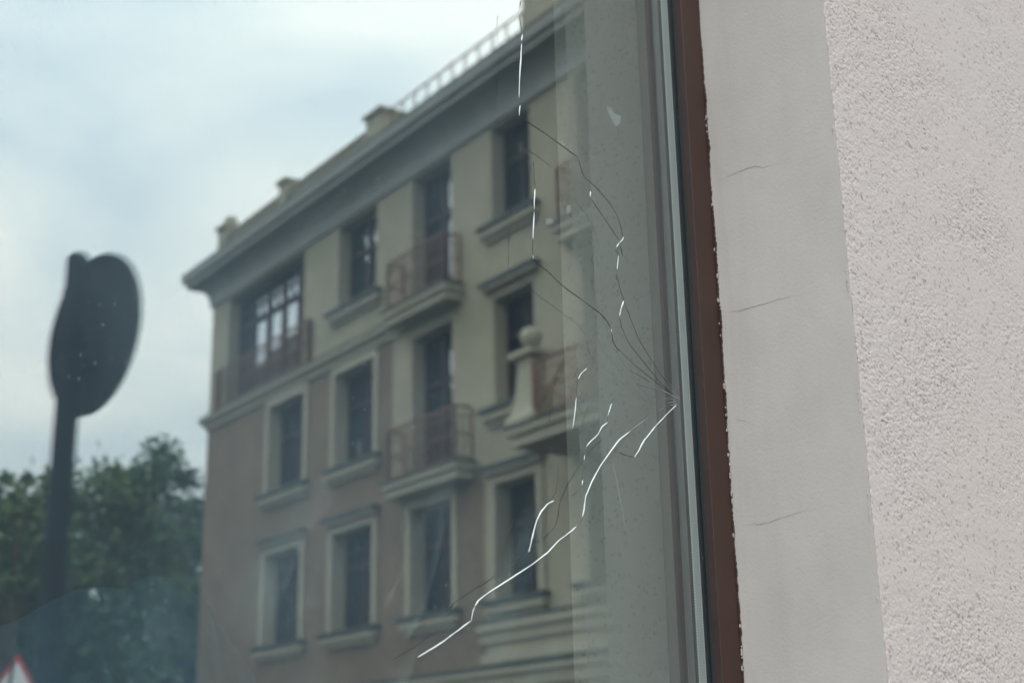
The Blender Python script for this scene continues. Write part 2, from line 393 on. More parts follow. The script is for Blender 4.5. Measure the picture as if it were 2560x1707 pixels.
rj = MB(); rj.box(WX0 - 0.003, WX0, -D, 0.06, WZ0, WZ1); rj.build('reveal', M_reveal, house)
rt = MB(); rt.box(WX0, -0.004, -D, 0.06, WZ1, WZ1 + 0.003); rt.build('reveal', M_reveal, house)
sl = MB(); sl.prism([(-D - 0.03, WZ0 - 0.02), (-D - 0.03, WZ0 + 0.004), (0.0, WZ0 + 0.03), (0.0, WZ0 - 0.02)], WX0, -0.004, 'x')
sl.build('window_sill', M_roof, house)

M_hair = mat('hairline_shadow', (0.25, 0.225, 0.205), 0.95)
def ribbon(mb, pts, w, to3d, off, taper=True, fade=0.0):
    """thin raised three-sided bead along a polyline given in plane coordinates (a, z)"""
    P = [Vector((a, z)) for a, z in pts]; k = len(P); rows = []
    for i, p in enumerate(P):
        d = (P[min(i + 1, k - 1)] - P[max(i - 1, 0)]).normalized(); nn = Vector((-d.y, d.x))
        ww = w * (0.25 if taper and i in (0, k - 1) else 1.0) * 0.5 * (0.8 + 0.3 * random.random() + 0.22 * math.sin(i * 0.7 + pts[0][1] * 60))
        if fade: ww *= max(0.12, min(1.0, i / k / 0.2, (1 - i / k) / fade))
        a, b = p + nn * ww, p - nn * ww
        rows.append([mb.P(*to3d(a.x, a.y, off)), mb.P(*to3d(p.x, p.y, off + ww * 0.7)), mb.P(*to3d(b.x, b.y, off))])
    for r0, r1 in zip(rows, rows[1:]):
        for j in (0, 1):
            mb.f.append([r0[j], r0[j + 1], r1[j + 1], r1[j]]); mb.mi.append(0)
        mb.f.append([r0[2], r0[0], r1[0], r1[2]]); mb.mi.append(0)
def densify(pts, n=5, jit=0.0):
    out = []
    for a, b in zip(pts, pts[1:]):
        for j in range(n):
            t = j / n; out.append((a[0] + (b[0] - a[0]) * t + random.uniform(-jit, jit), a[1] + (b[1] - a[1]) * t + random.uniform(-jit, jit)))
    out.append(pts[-1]); return out
for i, pl in enumerate(HAIRLINES):
    mb = MB(); ribbon(mb, densify(pl, 6, 0.0006), (0.0005, 0.0005, 0.00045, 0.0003)[i], lambda a, z, o: (-o - 0.0007, a, z), 0.0, fade=0.6)
    mb.build('hairline_crack', M_hair, rev)

# ---- the window: frame, two panes, spacer, seals, cracks
win = empty('window', (0, 0, 0), 0, house)
tag(win, 'cracked double-glazed window in a dark brown frame')
GX = -0.0381                                   # visible edge of the glass
bead = [(GX, -0.0008), (-0.0349, -0.0107), (-0.003, -0.0107), (-0.003, -0.0008)]
back = [(GX, 0.0235), (GX, 0.060), (-0.003, 0.060), (-0.003, 0.0235)]
def stile(x_of):
    m = MB()
    for prof in (bead, back): m.prism([(x_of(x), y) for x, y in prof], WZ0 + 0.03, WZ1 - 0.001, 'z')
    o = m.build('frame_stile', [M_frame, M_frame_dark], win, bevel=0.0006)
    for p in o.data.polygons:                      # the sloping bead beside the glass gets a darker brown
        if abs(p.normal.x) > 0.9 and abs(p.center.y) < 0.0108 and abs(p.center.x - x_of(-0.0365)) < 0.003: p.material_index = 1
    return o
st = stile(lambda x: x); stile(lambda x: WX0 - x)
for z0, z1 in ((WZ0 + 0.03, WZ0 + 0.07), (WZ1 - 0.04, WZ1 - 0.001)):
    m = MB(); m.box(WX0 - GX + 0.0005, GX - 0.0005, -0.0107, -0.0008, z0, z1); m.box(WX0 - GX + 0.0005, GX - 0.0005, 0.0235, 0.06, z0, z1)
    m.build('frame_rail', M_frame, win)
# brush-ragged paint edge running over onto the plaster
mb = MB(); zl = np.arange(1.62, 2.95, 0.0022); prev = None
rag = np.cumsum(RNG.standard_normal(len(zl))) * 0.00022; rag -= np.convolve(rag, np.ones(60) / 60, 'same')
rag = np.clip(0.0016 + rag + 0.00045 * RNG.standard_normal(len(zl)), 0.0002, 0.0048)
big = 0.0012 * np.sin(zl * 9.0) + 0.0008 * np.sin(zl * 23 + 1)
for z, r_, b_ in zip(zl, rag, big):
    y1 = -0.0106 - max(0.0003, r_ + b_ * 0.6)
    a = mb.P(-0.0034, -0.0060, z); b = mb.P(-0.0031, y1 + 0.0005, z); c = mb.P(-0.0016, y1, z)
    if prev:
        mb.f += [[prev[0], prev[1], b, a], [prev[1], prev[2], c, b]]; mb.mi += [0, 0]
    prev = (a, b, c)
mb.build('paint_edge', M_frame, win, recalc=False)
mb = MB()
for k in range(34):                              # flakes where the plaster shows through at the paint line
    z = random.choice((random.uniform(2.02, 2.13), random.uniform(1.83, 1.88), random.uniform(1.93, 2.05), random.uniform(2.1, 2.5)))
    w_, h_ = random.uniform(0.0004, 0.0011), random.uniform(0.0008, 0.0034); y = -0.0112 - random.uniform(0, 0.0016)
    pts = [(y + w_ * math.cos(t) * random.uniform(.6, 1.1), z + h_ * math.sin(t) * random.uniform(.6, 1.1)) for t in np.linspace(0, 2 * math.pi, 8)[:-1]]
    mb.prism(pts, -0.0038, -0.0025, 'x')
fl = mb.build('paint_flakes', mat('bare_plaster', (0.38, 0.36, 0.335), 0.9), win); fl['kind'] = 'stuff'

def pane_mat(name, refl, tint, dusty):
    m = bpy.data.materials.new(name); m.use_nodes = True
    n, l = m.node_tree.nodes, m.node_tree.links; n.clear()
    out = n.new('ShaderNodeOutputMaterial')
    tr = n.new('ShaderNodeBsdfTransparent'); tr.inputs['Color'].default_value = (0.90, 0.94, 0.925, 1)
    gl = n.new('ShaderNodeBsdfGlossy'); gl.inputs['Roughness'].default_value = 0.0; gl.inputs['Color'].default_value = (*tint, 1)
    # Schlick reflectance, the same from both sides
    ge = n.new('ShaderNodeNewGeometry'); dt = n.new('ShaderNodeVectorMath'); dt.operation = 'DOT_PRODUCT'
    l.new(ge.outputs['Incoming'], dt.inputs[0]); l.new(ge.outputs['Normal'], dt.inputs[1])
    ab = n.new('ShaderNodeMath'); ab.operation = 'ABSOLUTE'; l.new(dt.outputs['Value'], ab.inputs[0])
    om = n.new('ShaderNodeMath'); om.operation = 'SUBTRACT'; om.inputs[0].default_value = 1.0; l.new(ab.outputs[0], om.inputs[1])
    pw = n.new('ShaderNodeMath'); pw.operation = 'POWER'; pw.inputs[1].default_value = 5.0; l.new(om.outputs[0], pw.inputs[0])
    ma = n.new('ShaderNodeMath'); ma.operation = 'MULTIPLY_ADD'; ma.inputs[1].default_value = 1.0 - refl; ma.inputs[2].default_value = refl
    ma.use_clamp = True; l.new(pw.outputs[0], ma.inputs[0])
    mx = n.new('ShaderNodeMixShader'); l.new(ma.outputs[0], mx.inputs['Fac']); l.new(tr.outputs[0], mx.inputs[1]); l.new(gl.outputs[0], mx.inputs[2])
    last = mx
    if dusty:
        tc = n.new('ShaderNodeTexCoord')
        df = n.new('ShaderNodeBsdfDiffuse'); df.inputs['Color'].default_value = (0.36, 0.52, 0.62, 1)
        # veil of dust, with bluish flare haze painted into it
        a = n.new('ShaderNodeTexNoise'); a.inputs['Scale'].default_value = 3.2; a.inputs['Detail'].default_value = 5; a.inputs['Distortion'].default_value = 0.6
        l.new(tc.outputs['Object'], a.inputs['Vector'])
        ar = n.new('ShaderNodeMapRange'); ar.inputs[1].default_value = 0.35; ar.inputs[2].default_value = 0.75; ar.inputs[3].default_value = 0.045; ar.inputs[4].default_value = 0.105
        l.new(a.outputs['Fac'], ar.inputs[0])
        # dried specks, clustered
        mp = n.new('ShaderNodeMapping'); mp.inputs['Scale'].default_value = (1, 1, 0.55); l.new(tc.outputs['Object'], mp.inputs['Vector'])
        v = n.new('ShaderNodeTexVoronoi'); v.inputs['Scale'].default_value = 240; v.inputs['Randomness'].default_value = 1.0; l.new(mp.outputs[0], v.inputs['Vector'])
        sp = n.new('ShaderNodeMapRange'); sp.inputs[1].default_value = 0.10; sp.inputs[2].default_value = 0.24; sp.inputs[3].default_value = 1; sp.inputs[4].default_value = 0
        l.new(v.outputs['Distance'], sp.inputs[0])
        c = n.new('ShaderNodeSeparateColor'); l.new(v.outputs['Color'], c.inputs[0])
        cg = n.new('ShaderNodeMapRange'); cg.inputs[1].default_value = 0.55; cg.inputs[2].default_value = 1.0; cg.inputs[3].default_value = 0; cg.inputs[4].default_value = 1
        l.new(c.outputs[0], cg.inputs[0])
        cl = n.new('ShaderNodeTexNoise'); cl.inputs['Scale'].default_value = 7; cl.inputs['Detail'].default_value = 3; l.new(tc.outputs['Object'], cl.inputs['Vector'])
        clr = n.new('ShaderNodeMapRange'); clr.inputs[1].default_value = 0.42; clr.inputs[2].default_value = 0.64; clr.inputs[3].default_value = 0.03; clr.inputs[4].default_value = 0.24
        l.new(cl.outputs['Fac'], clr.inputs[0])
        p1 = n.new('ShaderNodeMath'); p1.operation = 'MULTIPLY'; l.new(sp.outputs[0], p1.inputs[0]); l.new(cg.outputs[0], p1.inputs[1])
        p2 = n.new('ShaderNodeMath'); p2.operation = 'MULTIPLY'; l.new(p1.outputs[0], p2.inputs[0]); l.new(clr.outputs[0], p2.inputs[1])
        # veil painted heavier towards the left, imitating light flare on the glass
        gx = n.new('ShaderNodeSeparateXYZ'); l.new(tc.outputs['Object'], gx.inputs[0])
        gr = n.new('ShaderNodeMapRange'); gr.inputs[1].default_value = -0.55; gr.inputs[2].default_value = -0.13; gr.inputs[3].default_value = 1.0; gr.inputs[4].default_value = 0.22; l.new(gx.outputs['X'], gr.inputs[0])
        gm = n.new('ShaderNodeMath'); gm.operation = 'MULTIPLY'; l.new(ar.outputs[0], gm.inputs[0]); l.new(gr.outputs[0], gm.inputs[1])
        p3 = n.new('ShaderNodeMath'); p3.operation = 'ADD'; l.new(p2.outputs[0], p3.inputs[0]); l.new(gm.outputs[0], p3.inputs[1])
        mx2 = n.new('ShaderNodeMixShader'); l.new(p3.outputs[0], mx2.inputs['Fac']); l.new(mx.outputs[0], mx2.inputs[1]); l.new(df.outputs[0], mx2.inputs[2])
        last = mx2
    l.new(last.outputs[0], out.inputs['Surface'])
    return m
def clear_mat():
    m = bpy.data.materials.new('clear_glass_body'); m.use_nodes = True
    n, l = m.node_tree.nodes, m.node_tree.links; n.clear()
    out = n.new('ShaderNodeOutputMaterial'); tr = n.new('ShaderNodeBsdfTransparent'); tr.inputs['Color'].default_value = (0.97, 0.985, 0.98, 1)
    l.new(tr.outputs[0], out.inputs['Surface']); return m
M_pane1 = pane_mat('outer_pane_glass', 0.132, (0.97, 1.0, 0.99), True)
M_pane2 = pane_mat('inner_pane_glass', 0.215, (0.95, 1.0, 0.985), False)
M_clear = clear_mat()
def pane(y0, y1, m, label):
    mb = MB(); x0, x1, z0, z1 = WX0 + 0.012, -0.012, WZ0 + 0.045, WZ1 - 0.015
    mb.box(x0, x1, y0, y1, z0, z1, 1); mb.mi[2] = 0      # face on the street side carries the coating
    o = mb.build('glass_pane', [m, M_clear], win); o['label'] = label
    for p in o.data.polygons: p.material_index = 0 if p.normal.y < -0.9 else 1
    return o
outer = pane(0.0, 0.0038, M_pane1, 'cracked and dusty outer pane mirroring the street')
pane(0.0186, 0.0222, M_pane2, 'inner pane of the double glazing')

mb = MB(); mb.box(-0.0402, -0.031, 0.0042, 0.0182, WZ0 + 0.05, WZ1 - 0.02)
spc = mb.build('spacer_bar', M_alu, win, bevel=0.0004)
mb = MB()
for z in np.arange(1.62, 2.9, 0.0031):
    for y in (0.0066, 0.0158):
        mb.prism([(y - 0.0008, z - 0.0008), (y + 0.0008, z - 0.0008), (y + 0.0008, z + 0.0008), (y - 0.0008, z + 0.0008)], -0.0405, -0.0401, 'x')
pf = mb.build('spacer_perforation', mat('pressed_dimples', (0.62, 0.64, 0.63), 0.5), win); pf['kind'] = 'stuff'
mb = MB(); mb.box(-0.0392, -0.0345, -0.0030, -0.0003, WZ0 + 0.07, WZ1 - 0.04); mb.build('gasket', M_gasket, win)
mb = MB(); mb.box(-0.0306, -0.013, 0.0042, 0.0182, WZ0 + 0.05, WZ1 - 0.02)
for y0, y1 in ((0.0040, 0.0055), (0.0166, 0.01845)): mb.box(-0.0409, -0.0309, y0, y1, WZ0 + 0.05, WZ1 - 0.02)
mb.build('edge_seal', M_seal, win)

M_cb = mat('bright_fracture', (0.46, 0.515, 0.495), 0.22, spec=0.6)
M_cd = mat('dark_fracture', (0.045, 0.036, 0.036), 0.3, spec=0.3)
M_cw = mat('fine_fracture', (0.26, 0.285, 0.28), 0.4, spec=0.5)
for kind, w, pts in CRACKS:
    mb = MB(); ww = w * (0.00062 if kind != 'w' else 0.00055) * (0.9 if kind == 'd' else 1.0)
    ribbon(mb, densify(pts, 4, 0.00012), ww, lambda a, z, o: (a, -o, z), 0.0003, taper=True)
    mb.build('crack', {'b': M_cb, 'd': M_cd, 'w': M_cw}[kind], win)

def smudge_mat():
    m = bpy.data.materials.new('dried_residue'); m.use_nodes = True
    n, l = m.node_tree.nodes, m.node_tree.links; n.clear()
    out = n.new('ShaderNodeOutputMaterial'); tr = n.new('ShaderNodeBsdfTransparent'); df = n.new('ShaderNodeBsdfDiffuse')
    df.inputs['Color'].default_value = (0.62, 0.70, 0.72, 1); mx = n.new('ShaderNodeMixShader'); mx.inputs['Fac'].default_value = 0.11
    l.new(tr.outputs[0], mx.inputs[1]); l.new(df.outputs[0], mx.inputs[2]); l.new(mx.outputs[0], out.inputs['Surface']); return m
M_smudge = smudge_mat()
for pl in SMUDGES:
    mb = MB()
    front = [(a, -0.0004, z) for a, z in densify(pl + pl[:1], 3, 0.0006)[:-1]]
    mb.face(front); mb.build('smudge', M_smudge, win, recalc=False)

# dim room behind the glass
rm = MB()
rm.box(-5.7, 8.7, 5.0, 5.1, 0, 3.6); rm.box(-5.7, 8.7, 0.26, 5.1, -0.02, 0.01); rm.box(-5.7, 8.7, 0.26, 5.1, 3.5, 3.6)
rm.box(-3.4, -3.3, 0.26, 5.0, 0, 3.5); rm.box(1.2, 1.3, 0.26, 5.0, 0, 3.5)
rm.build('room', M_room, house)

# ---- things left inside, just behind the glass
def film_mat():
    m = bpy.data.materials.new('clear_film'); m.use_nodes = True
    n, l = m.node_tree.nodes, m.node_tree.links; n.clear()
    out = n.new('ShaderNodeOutputMaterial'); tr = n.new('ShaderNodeBsdfTransparent'); tr.inputs['Color'].default_value = (0.96, 0.97, 0.98, 1)
    gl = n.new('ShaderNodeBsdfGlossy'); gl.inputs['Roughness'].default_value = 0.3; gl.inputs['Color'].default_value = (0.8, 0.84, 0.9, 1)
    mx = n.new('ShaderNodeMixShader'); mx.inputs['Fac'].default_value = 0.024
    l.new(tr.outputs[0], mx.inputs[1]); l.new(gl.outputs[0], mx.inputs[2]); l.new(mx.outputs[0], out.inputs['Surface']); return m
nx_, nz_ = 150, 150
X = np.linspace(-0.60, -0.10, nx_)[None, :].repeat(nz_, 0); Z = np.linspace(1.45, 2.03, nz_)[:, None].repeat(nx_, 1)
f1 = fnoise(nz_, nx_, 14, 20, 0.6); f2 = fnoise(nz_, nx_, 7, 14, -0.5)
top = 0.05 * fnoise(2, nx_, 1, 14)[:1]
Z = Z + top * (Z - 1.45) / 0.58
Y = 0.13 + 0.018 * np.abs(f1) + 0.0025 * f2
film = grid_mesh('plastic_film', np.stack([X, Y, Z], 2), nx_, nz_, film_mat(), None)
film.location = (QV.x, QV.y, 0); film.rotation_euler = (0, 0, HOUSE_RZ)
tag(film, 'crumpled clear plastic film hanging behind the lower half of the cracked glass', 'plastic film')
M_tarp = mat('blue_sheet', (0.045, 0.10, 0.15), 0.85, noise=(9, 0.25), bump=(14, 0.35, 0.03))
nx_, nz_ = 140, 70
TARP_X = [-1.1520000000000001, -0.552, -0.252, -0.213, -0.153, -0.096, -0.052, -0.005, 0.025, 0.089, 0.141, 0.203, 0.249, 0.399]
TARP_Z = [1.85, 1.97, 1.995, 2.017, 2.054, 2.079, 2.084, 2.085, 2.107, 2.101, 2.068, 1.991, 1.915, 1.6]
xs_ = np.linspace(TARP_X[0], TARP_X[-1], nx_)
topz = np.interp(xs_, TARP_X, TARP_Z) + 0.006 * fnoise(2, nx_, 1, 7)[0]
V = np.zeros((nz_, nx_, 3)); tt = np.linspace(0, 1, nz_)
for i in range(nz_):
    t = tt[i]                                     # 0 = floor side, 1 = far side over the top
    a_ = t * math.pi * 0.62
    V[i, :, 0] = xs_
    V[i, :, 1] = 1.18 + 0.22 * (1 - np.cos(a_)) + 0.012 * np.sin(xs_ * 31 + t * 4) + 0.006 * np.sin(xs_ * 77 + t * 9)
    V[i, :, 2] = np.minimum(1, np.sin(min(a_, math.pi / 2)) ** 0.6) * (topz - 0.012) + 0.012 - (0.25 * max(0, a_ - math.pi / 2) ** 2)
tarp = grid_mesh('blue_sheet', V, nx_, nz_, M_tarp, None)
tarp.location = (QV.x, QV.y, 0); tarp.rotation_euler = (0, 0, HOUSE_RZ)
tag(tarp, 'blue plastic sheet heaped inside the room behind the lower left of the glass', 'plastic sheet')

# ================================================================== THE CORNER BUILDING ACROSS THE STREET
M_cream = mat('cream_render', (0.36, 0.325, 0.245), 0.9, noise=(0.9, 0.13), bump=(30, 0.1, 0.004))
M_trim = mat('cream_trim', (0.39, 0.358, 0.28), 0.85, noise=(2.0, 0.05))
M_grey = mat('grey_cornice', (0.335, 0.34, 0.325), 0.8, noise=(1.5, 0.1))
M_flash = mat('green_flashing', (0.045, 0.065, 0.065), 0.5, noise=(5, 0.2))
M_iron = mat('red_brown_iron', (0.20, 0.095, 0.065), 0.6)
M_wood = mat('brown_window_wood', (0.04, 0.026, 0.024), 0.6)
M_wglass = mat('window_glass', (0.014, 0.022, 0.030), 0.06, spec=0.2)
M_sky_pane = mat('bright_window_glass', (0.62, 0.66, 0.70), 0.06, metallic=0.9)
def brick_mat():
    m = bpy.data.materials.new('brick'); m.use_nodes = True
    n, l = m.node_tree.nodes, m.node_tree.links; b = n['Principled BSDF']; b.inputs['Roughness'].default_value = 0.9
    tc = n.new('ShaderNodeTexCoord'); sx = n.new('ShaderNodeSeparateXYZ'); cx = n.new('ShaderNodeCombineXYZ')
    l.new(tc.outputs['Object'], sx.inputs[0]); l.new(sx.outputs['X'], cx.inputs['X']); l.new(sx.outputs['Z'], cx.inputs['Y'])
    br = n.new('ShaderNodeTexBrick'); br.inputs['Scale'].default_value = 1.0; br.inputs['Brick Width'].default_value = 0.25; br.inputs['Row Height'].default_value = 0.078
    br.inputs['Mortar Size'].default_value = 0.006; br.inputs['Color1'].default_value = (0.205, 0.142, 0.098, 1); br.inputs['Color2'].default_value = (0.172, 0.12, 0.085, 1)
    br.inputs['Mortar'].default_value = (0.185, 0.158, 0.128, 1); l.new(cx.outputs[0], br.inputs['Vector'])
    t = n.new('ShaderNodeTexNoise'); t.inputs['Scale'].default_value = 1.1; t.inputs['Detail'].default_value = 7; l.new(tc.outputs['Object'], t.inputs['Vector'])
    mr = n.new('ShaderNodeMapRange'); mr.inputs[3].default_value = 0.62; mr.inputs[4].default_value = 1.38; l.new(t.outputs['Fac'], mr.inputs[0])
    mu = n.new('ShaderNodeVectorMath'); mu.operation = 'SCALE'; l.new(br.outputs['Color'], mu.inputs[0]); l.new(mr.outputs[0], mu.inputs['Scale'])
    l.new(mu.outputs[0], b.inputs['Base Color']); return m
M_brick = brick_mat()

B_DIR = math.atan2(-0.81142712, 0.58445362)
bld = seen_root('apartment_building', -7.359, 33.281, B_DIR)
tag(bld, 'four-storey cream and brick corner building with balconies, mirrored in the window', 'building')
BW, BZ = 24.0, 13.9          # facade length and wall height
# openings (s0, s1, z0, z1)
big = (0.95, 4.85, 10.50, 13.12)
cols = {0: (3.40, 5.06), 1: (6.42, 8.00), 2: (9.38, 10.75), 3: (12.08, 13.25), 4: (14.55, 15.85), 5: (17.1, 18.4), 6: (19.8, 21.1)}
ops = {'big': big}
for c in (1, 2, 3, 4, 5, 6): ops['t%d' % c] = (*cols[c], 11.22 if c not in (2, 4) else 10.50, 13.12)
for c in range(7): ops['m%d' % c] = (*cols[c], 7.88 if c not in (2, 4) else 7.10, 9.86)
for c in range(7): ops['l%d' % c] = (*cols[c], 4.64, 6.58)
for c in (1, 3, 5): ops['g%d' % c] = (cols[c][0] - 0.3, cols[c][1] + 0.3, 0.3, 2.9)
def region_mat(s, z):
    if z > 10.05: return 0
    if z < 3.6: return 0
    if s < 8.68: return 1
    if s < 11.72 and z < 7.0: return 1
    return 0
ss = sorted({0, BW, 8.68, 11.72, *[v for o in ops.values() for v in o[:2]]})
zz_ = sorted({0, BZ, 3.6, 7.0, 10.05, *[v for o in ops.values() for v in o[2:]]})
mb = MB(True); RD = 0.32
inside = lambda s, z: any(o[0] < s < o[1] and o[2] < z < o[3] for o in ops.values())
for s0, s1 in zip(ss, ss[1:]):
    for z0, z1 in zip(zz_, zz_[1:]):
        cs, cz = (s0 + s1) / 2, (z0 + z1) / 2
        if inside(cs, cz): continue
        mb.face([(s0, 0, z0), (s1, 0, z0), (s1, 0, z1), (s0, 0, z1)], region_mat(cs, cz))
for o in ops.values():
    s0, s1, z0, z1 = o
    for q in ([(s0, 0, z0), (s0, 0, z1), (s0, -RD, z1), (s0, -RD, z0)], [(s1, 0, z0), (s1, 0, z1), (s1, -RD, z1), (s1, -RD, z0)],
              [(s0, 0, z1), (s1, 0, z1), (s1, -RD, z1), (s0, -RD, z1)], [(s0, 0, z0), (s1, 0, z0), (s1, -RD, z0), (s0, -RD, z0)]):
        mb.face(q, 2)
mb.face([(0, 0, 0), (0, 0, BZ), (0, -13, BZ), (0, -13, 0)], 1); mb.face([(BW, 0, 0), (BW, 0, BZ), (BW, -13, BZ), (BW, -13, 0)], 0)
mb.face([(0, -13, 0), (BW, -13, 0), (BW, -13, BZ), (0, -13, BZ)], 0); mb.face([(0, 0, BZ), (BW, 0, BZ), (BW, -13, BZ), (0, -13, BZ)], 0)
mb.build('wall', [M_cream, M_brick, M_trim], bld, recalc=False)

def molding(prof, s0, s1, name, m, parent=bld, ret=True):
    """prof = [(out, z)...] closed; runs along the facade; ret: also turns the left corner"""
    a = MB(True); k = len(prof)
    rows = []
    if ret:
        rows.append([a.P(s0 - o, -6, z) for o, z in prof]); rows.append([a.P(s0 - o, o, z) for o, z in prof])
    else: rows.append([a.P(s0, o, z) for o, z in prof])
    rows.append([a.P(s1, o, z) for o, z in prof])
    for r0, r1 in zip(rows, rows[1:]):
        for j in range(k): a.f.append([r0[j], r0[(j + 1) % k], r1[(j + 1) % k], r1[j]]); a.mi.append(0)
    a.f.append(rows[0][::-1]); a.f.append(rows[-1]); a.mi += [0, 0]
    return a.build(name, m, parent)
cove = [(0.002, 13.18), (0.06, 13.18), (0.07, 13.28)] + [(0.07 + 0.42 * (1 - math.cos(t)), 13.30 + 0.42 * math.sin(t)) for t in np.linspace(0, math.pi / 2, 7)] + [(0.52, 13.72), (0.52, 13.82), (0.60, 13.86), (0.62, 14.0), (0.62, 14.05), (0.002, 14.05)]
crn = molding(cove, 0, BW, 'cornice', M_grey)
molding([(0.003, 14.052), (0.64, 14.052), (0.64, 14.075), (0.003, 14.085)], 0, BW, 'cornice_flashing', M_flash, crn)
mid = molding([(0.002, 10.05), (0.05, 10.05), (0.06, 10.14), (0.12, 10.2), (0.17, 10.24), (0.17, 10.33), (0.002, 10.33)], 0, 8.95, 'cornice', M_trim)
molding([(0.003, 10.332), (0.19, 10.332), (0.19, 10.355), (0.003, 10.375)], 0, 8.95, 'cornice_flashing', M_flash, mid)
low = molding([(0.002, 3.25), (0.06, 3.25), (0.08, 3.42), (0.14, 3.47), (0.14, 3.56), (0.002, 3.56)], 0, BW, 'cornice', M_trim)
molding([(0.003, 3.562), (0.16, 3.562), (0.16, 3.60), (0.003, 3.64)], 0, BW, 'cornice_flashing', M_flash, low)
lo2 = molding([(0.002, 3.98), (0.05, 3.98), (0.06, 4.1), (0.12, 4.18), (0.12, 4.30), (0.002, 4.30)], 11.6, BW, 'cornice', M_trim, ret=False)
molding([(0.003, 4.302), (0.14, 4.302), (0.14, 4.34), (0.003, 4.37)], 11.55, BW, 'cornice_flashing', M_flash, lo2, ret=False)
molding([(0.002, 3.66), (0.04, 3.66), (0.04, 3.80), (0.002, 3.80)], 11.6, BW, 'string_course', M_trim, ret=False)

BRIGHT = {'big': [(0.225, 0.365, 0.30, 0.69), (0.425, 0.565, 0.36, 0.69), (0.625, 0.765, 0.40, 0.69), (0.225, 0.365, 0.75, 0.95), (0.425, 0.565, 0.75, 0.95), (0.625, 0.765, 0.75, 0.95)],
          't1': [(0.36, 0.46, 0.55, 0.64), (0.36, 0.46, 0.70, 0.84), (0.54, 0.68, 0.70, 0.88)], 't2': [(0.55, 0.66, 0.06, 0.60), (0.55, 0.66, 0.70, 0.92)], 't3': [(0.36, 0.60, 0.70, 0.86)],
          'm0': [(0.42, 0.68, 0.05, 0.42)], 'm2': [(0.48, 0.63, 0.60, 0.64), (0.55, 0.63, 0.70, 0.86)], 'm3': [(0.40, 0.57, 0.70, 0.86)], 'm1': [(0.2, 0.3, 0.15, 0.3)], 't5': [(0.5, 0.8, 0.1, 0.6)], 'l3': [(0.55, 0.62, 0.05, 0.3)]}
def window(key, trim=True, lintel=True, sill=True, kind='casement'):
    s0, s1, z0, z1 = ops[key]
    w = empty('window', (0, 0, 0), 0, bld)
    a = MB(True); y = -RD; f = 0.07
    a.box(s0, s0 + f, y - 0.05, y + 0.04, z0, z1); a.box(s1 - f, s1, y - 0.05, y + 0.04, z0, z1)
    a.box(s0 + f, s1 - f, y - 0.05, y + 0.04, z0, z0 + f); a.box(s0 + f, s1 - f, y - 0.05, y + 0.04, z1 - f, z1)
    nd = 5 if kind == 'big' else 2
    zt = z0 + (z1 - z0) * (0.72 if kind == 'big' else 0.66)
    for k in range(1, nd):
        c = s0 + (s1 - s0) * k / nd; a.box(c - 0.05, c + 0.05, y - 0.045, y + 0.045, z0 + f, z1 - f)
    for k in range(nd):
        c0 = s0 + (s1 - s0) * k / nd + 0.05; c1 = s0 + (s1 - s0) * (k + 1) / nd - 0.05
        a.box(c0 + 0.02, c1 - 0.02, y - 0.04, y + 0.05, zt - 0.05, zt + 0.05)
        if kind == 'big' or random.random() < 0.3:
            cm = (c0 + c1) / 2; a.box(cm - 0.02, cm + 0.02, y - 0.03, y + 0.02, zt + 0.05, z1 - f); a.box(c0, c1, y - 0.03, y + 0.021, (zt + z1) / 2 - 0.02, (zt + z1) / 2 + 0.02)
    a.build('frame', M_wood, w)
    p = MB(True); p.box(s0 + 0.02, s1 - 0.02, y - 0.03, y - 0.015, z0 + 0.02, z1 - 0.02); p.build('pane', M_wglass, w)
    for f0, f1, g0, g1 in BRIGHT.get(key, ()):        # mirror slabs added to imitate sky reflections in some panes
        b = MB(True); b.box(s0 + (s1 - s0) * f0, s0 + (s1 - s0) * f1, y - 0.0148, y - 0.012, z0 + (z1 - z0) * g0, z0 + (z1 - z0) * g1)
        b.build('reflecting_pane', M_sky_pane, w)
    t = 0.16
    if trim:
        a = MB(True); a.box(s0 - t, s0 - 0.001, 0.002, 0.05, z0, z1 + t); a.box(s1 + 0.001, s1 + t, 0.002, 0.05, z0, z1 + t); a.box(s0 - 0.001, s1 + 0.001, 0.002, 0.051, z1 + 0.001, z1 + t - 0.001)
        a.build('architrave', M_trim, w)
    if lintel:
        a = MB(True); a.box(s0 - t - 0.05, s1 + t + 0.05, 0.002, 0.14, z1 + t, z1 + t + 0.07); a.build('lintel', M_trim, w)
        a = MB(True); a.box(s0 - t - 0.09, s1 + t + 0.09, 0.003, 0.18, z1 + t + 0.072, z1 + t + 0.15); a.build('lintel_flashing', M_flash, w)
    if sill:
        a = MB(True); a.box(s0 - t - 0.08, s1 + t + 0.08, 0.002, 0.14, z0 - 0.20, z0 - 0.062); a.box(s0 - t, s1 + t, 0.002, 0.06, z0 - 0.30, z0 - 0.201); a.build('sill', M_trim, w)
        a = MB(True); a.box(s0 - t - 0.12, s1 + t + 0.12, 0.001, 0.19, z0 - 0.060, z0 + 0.015); a.build('sill_flashing', M_flash, w)
    return w
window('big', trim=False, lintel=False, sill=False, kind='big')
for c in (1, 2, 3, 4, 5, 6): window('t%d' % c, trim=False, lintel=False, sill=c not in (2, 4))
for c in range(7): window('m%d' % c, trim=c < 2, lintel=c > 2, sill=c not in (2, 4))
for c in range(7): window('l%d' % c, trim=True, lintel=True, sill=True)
for c in (1, 3, 5): window('g%d' % c, trim=False, lintel=False, sill=False)

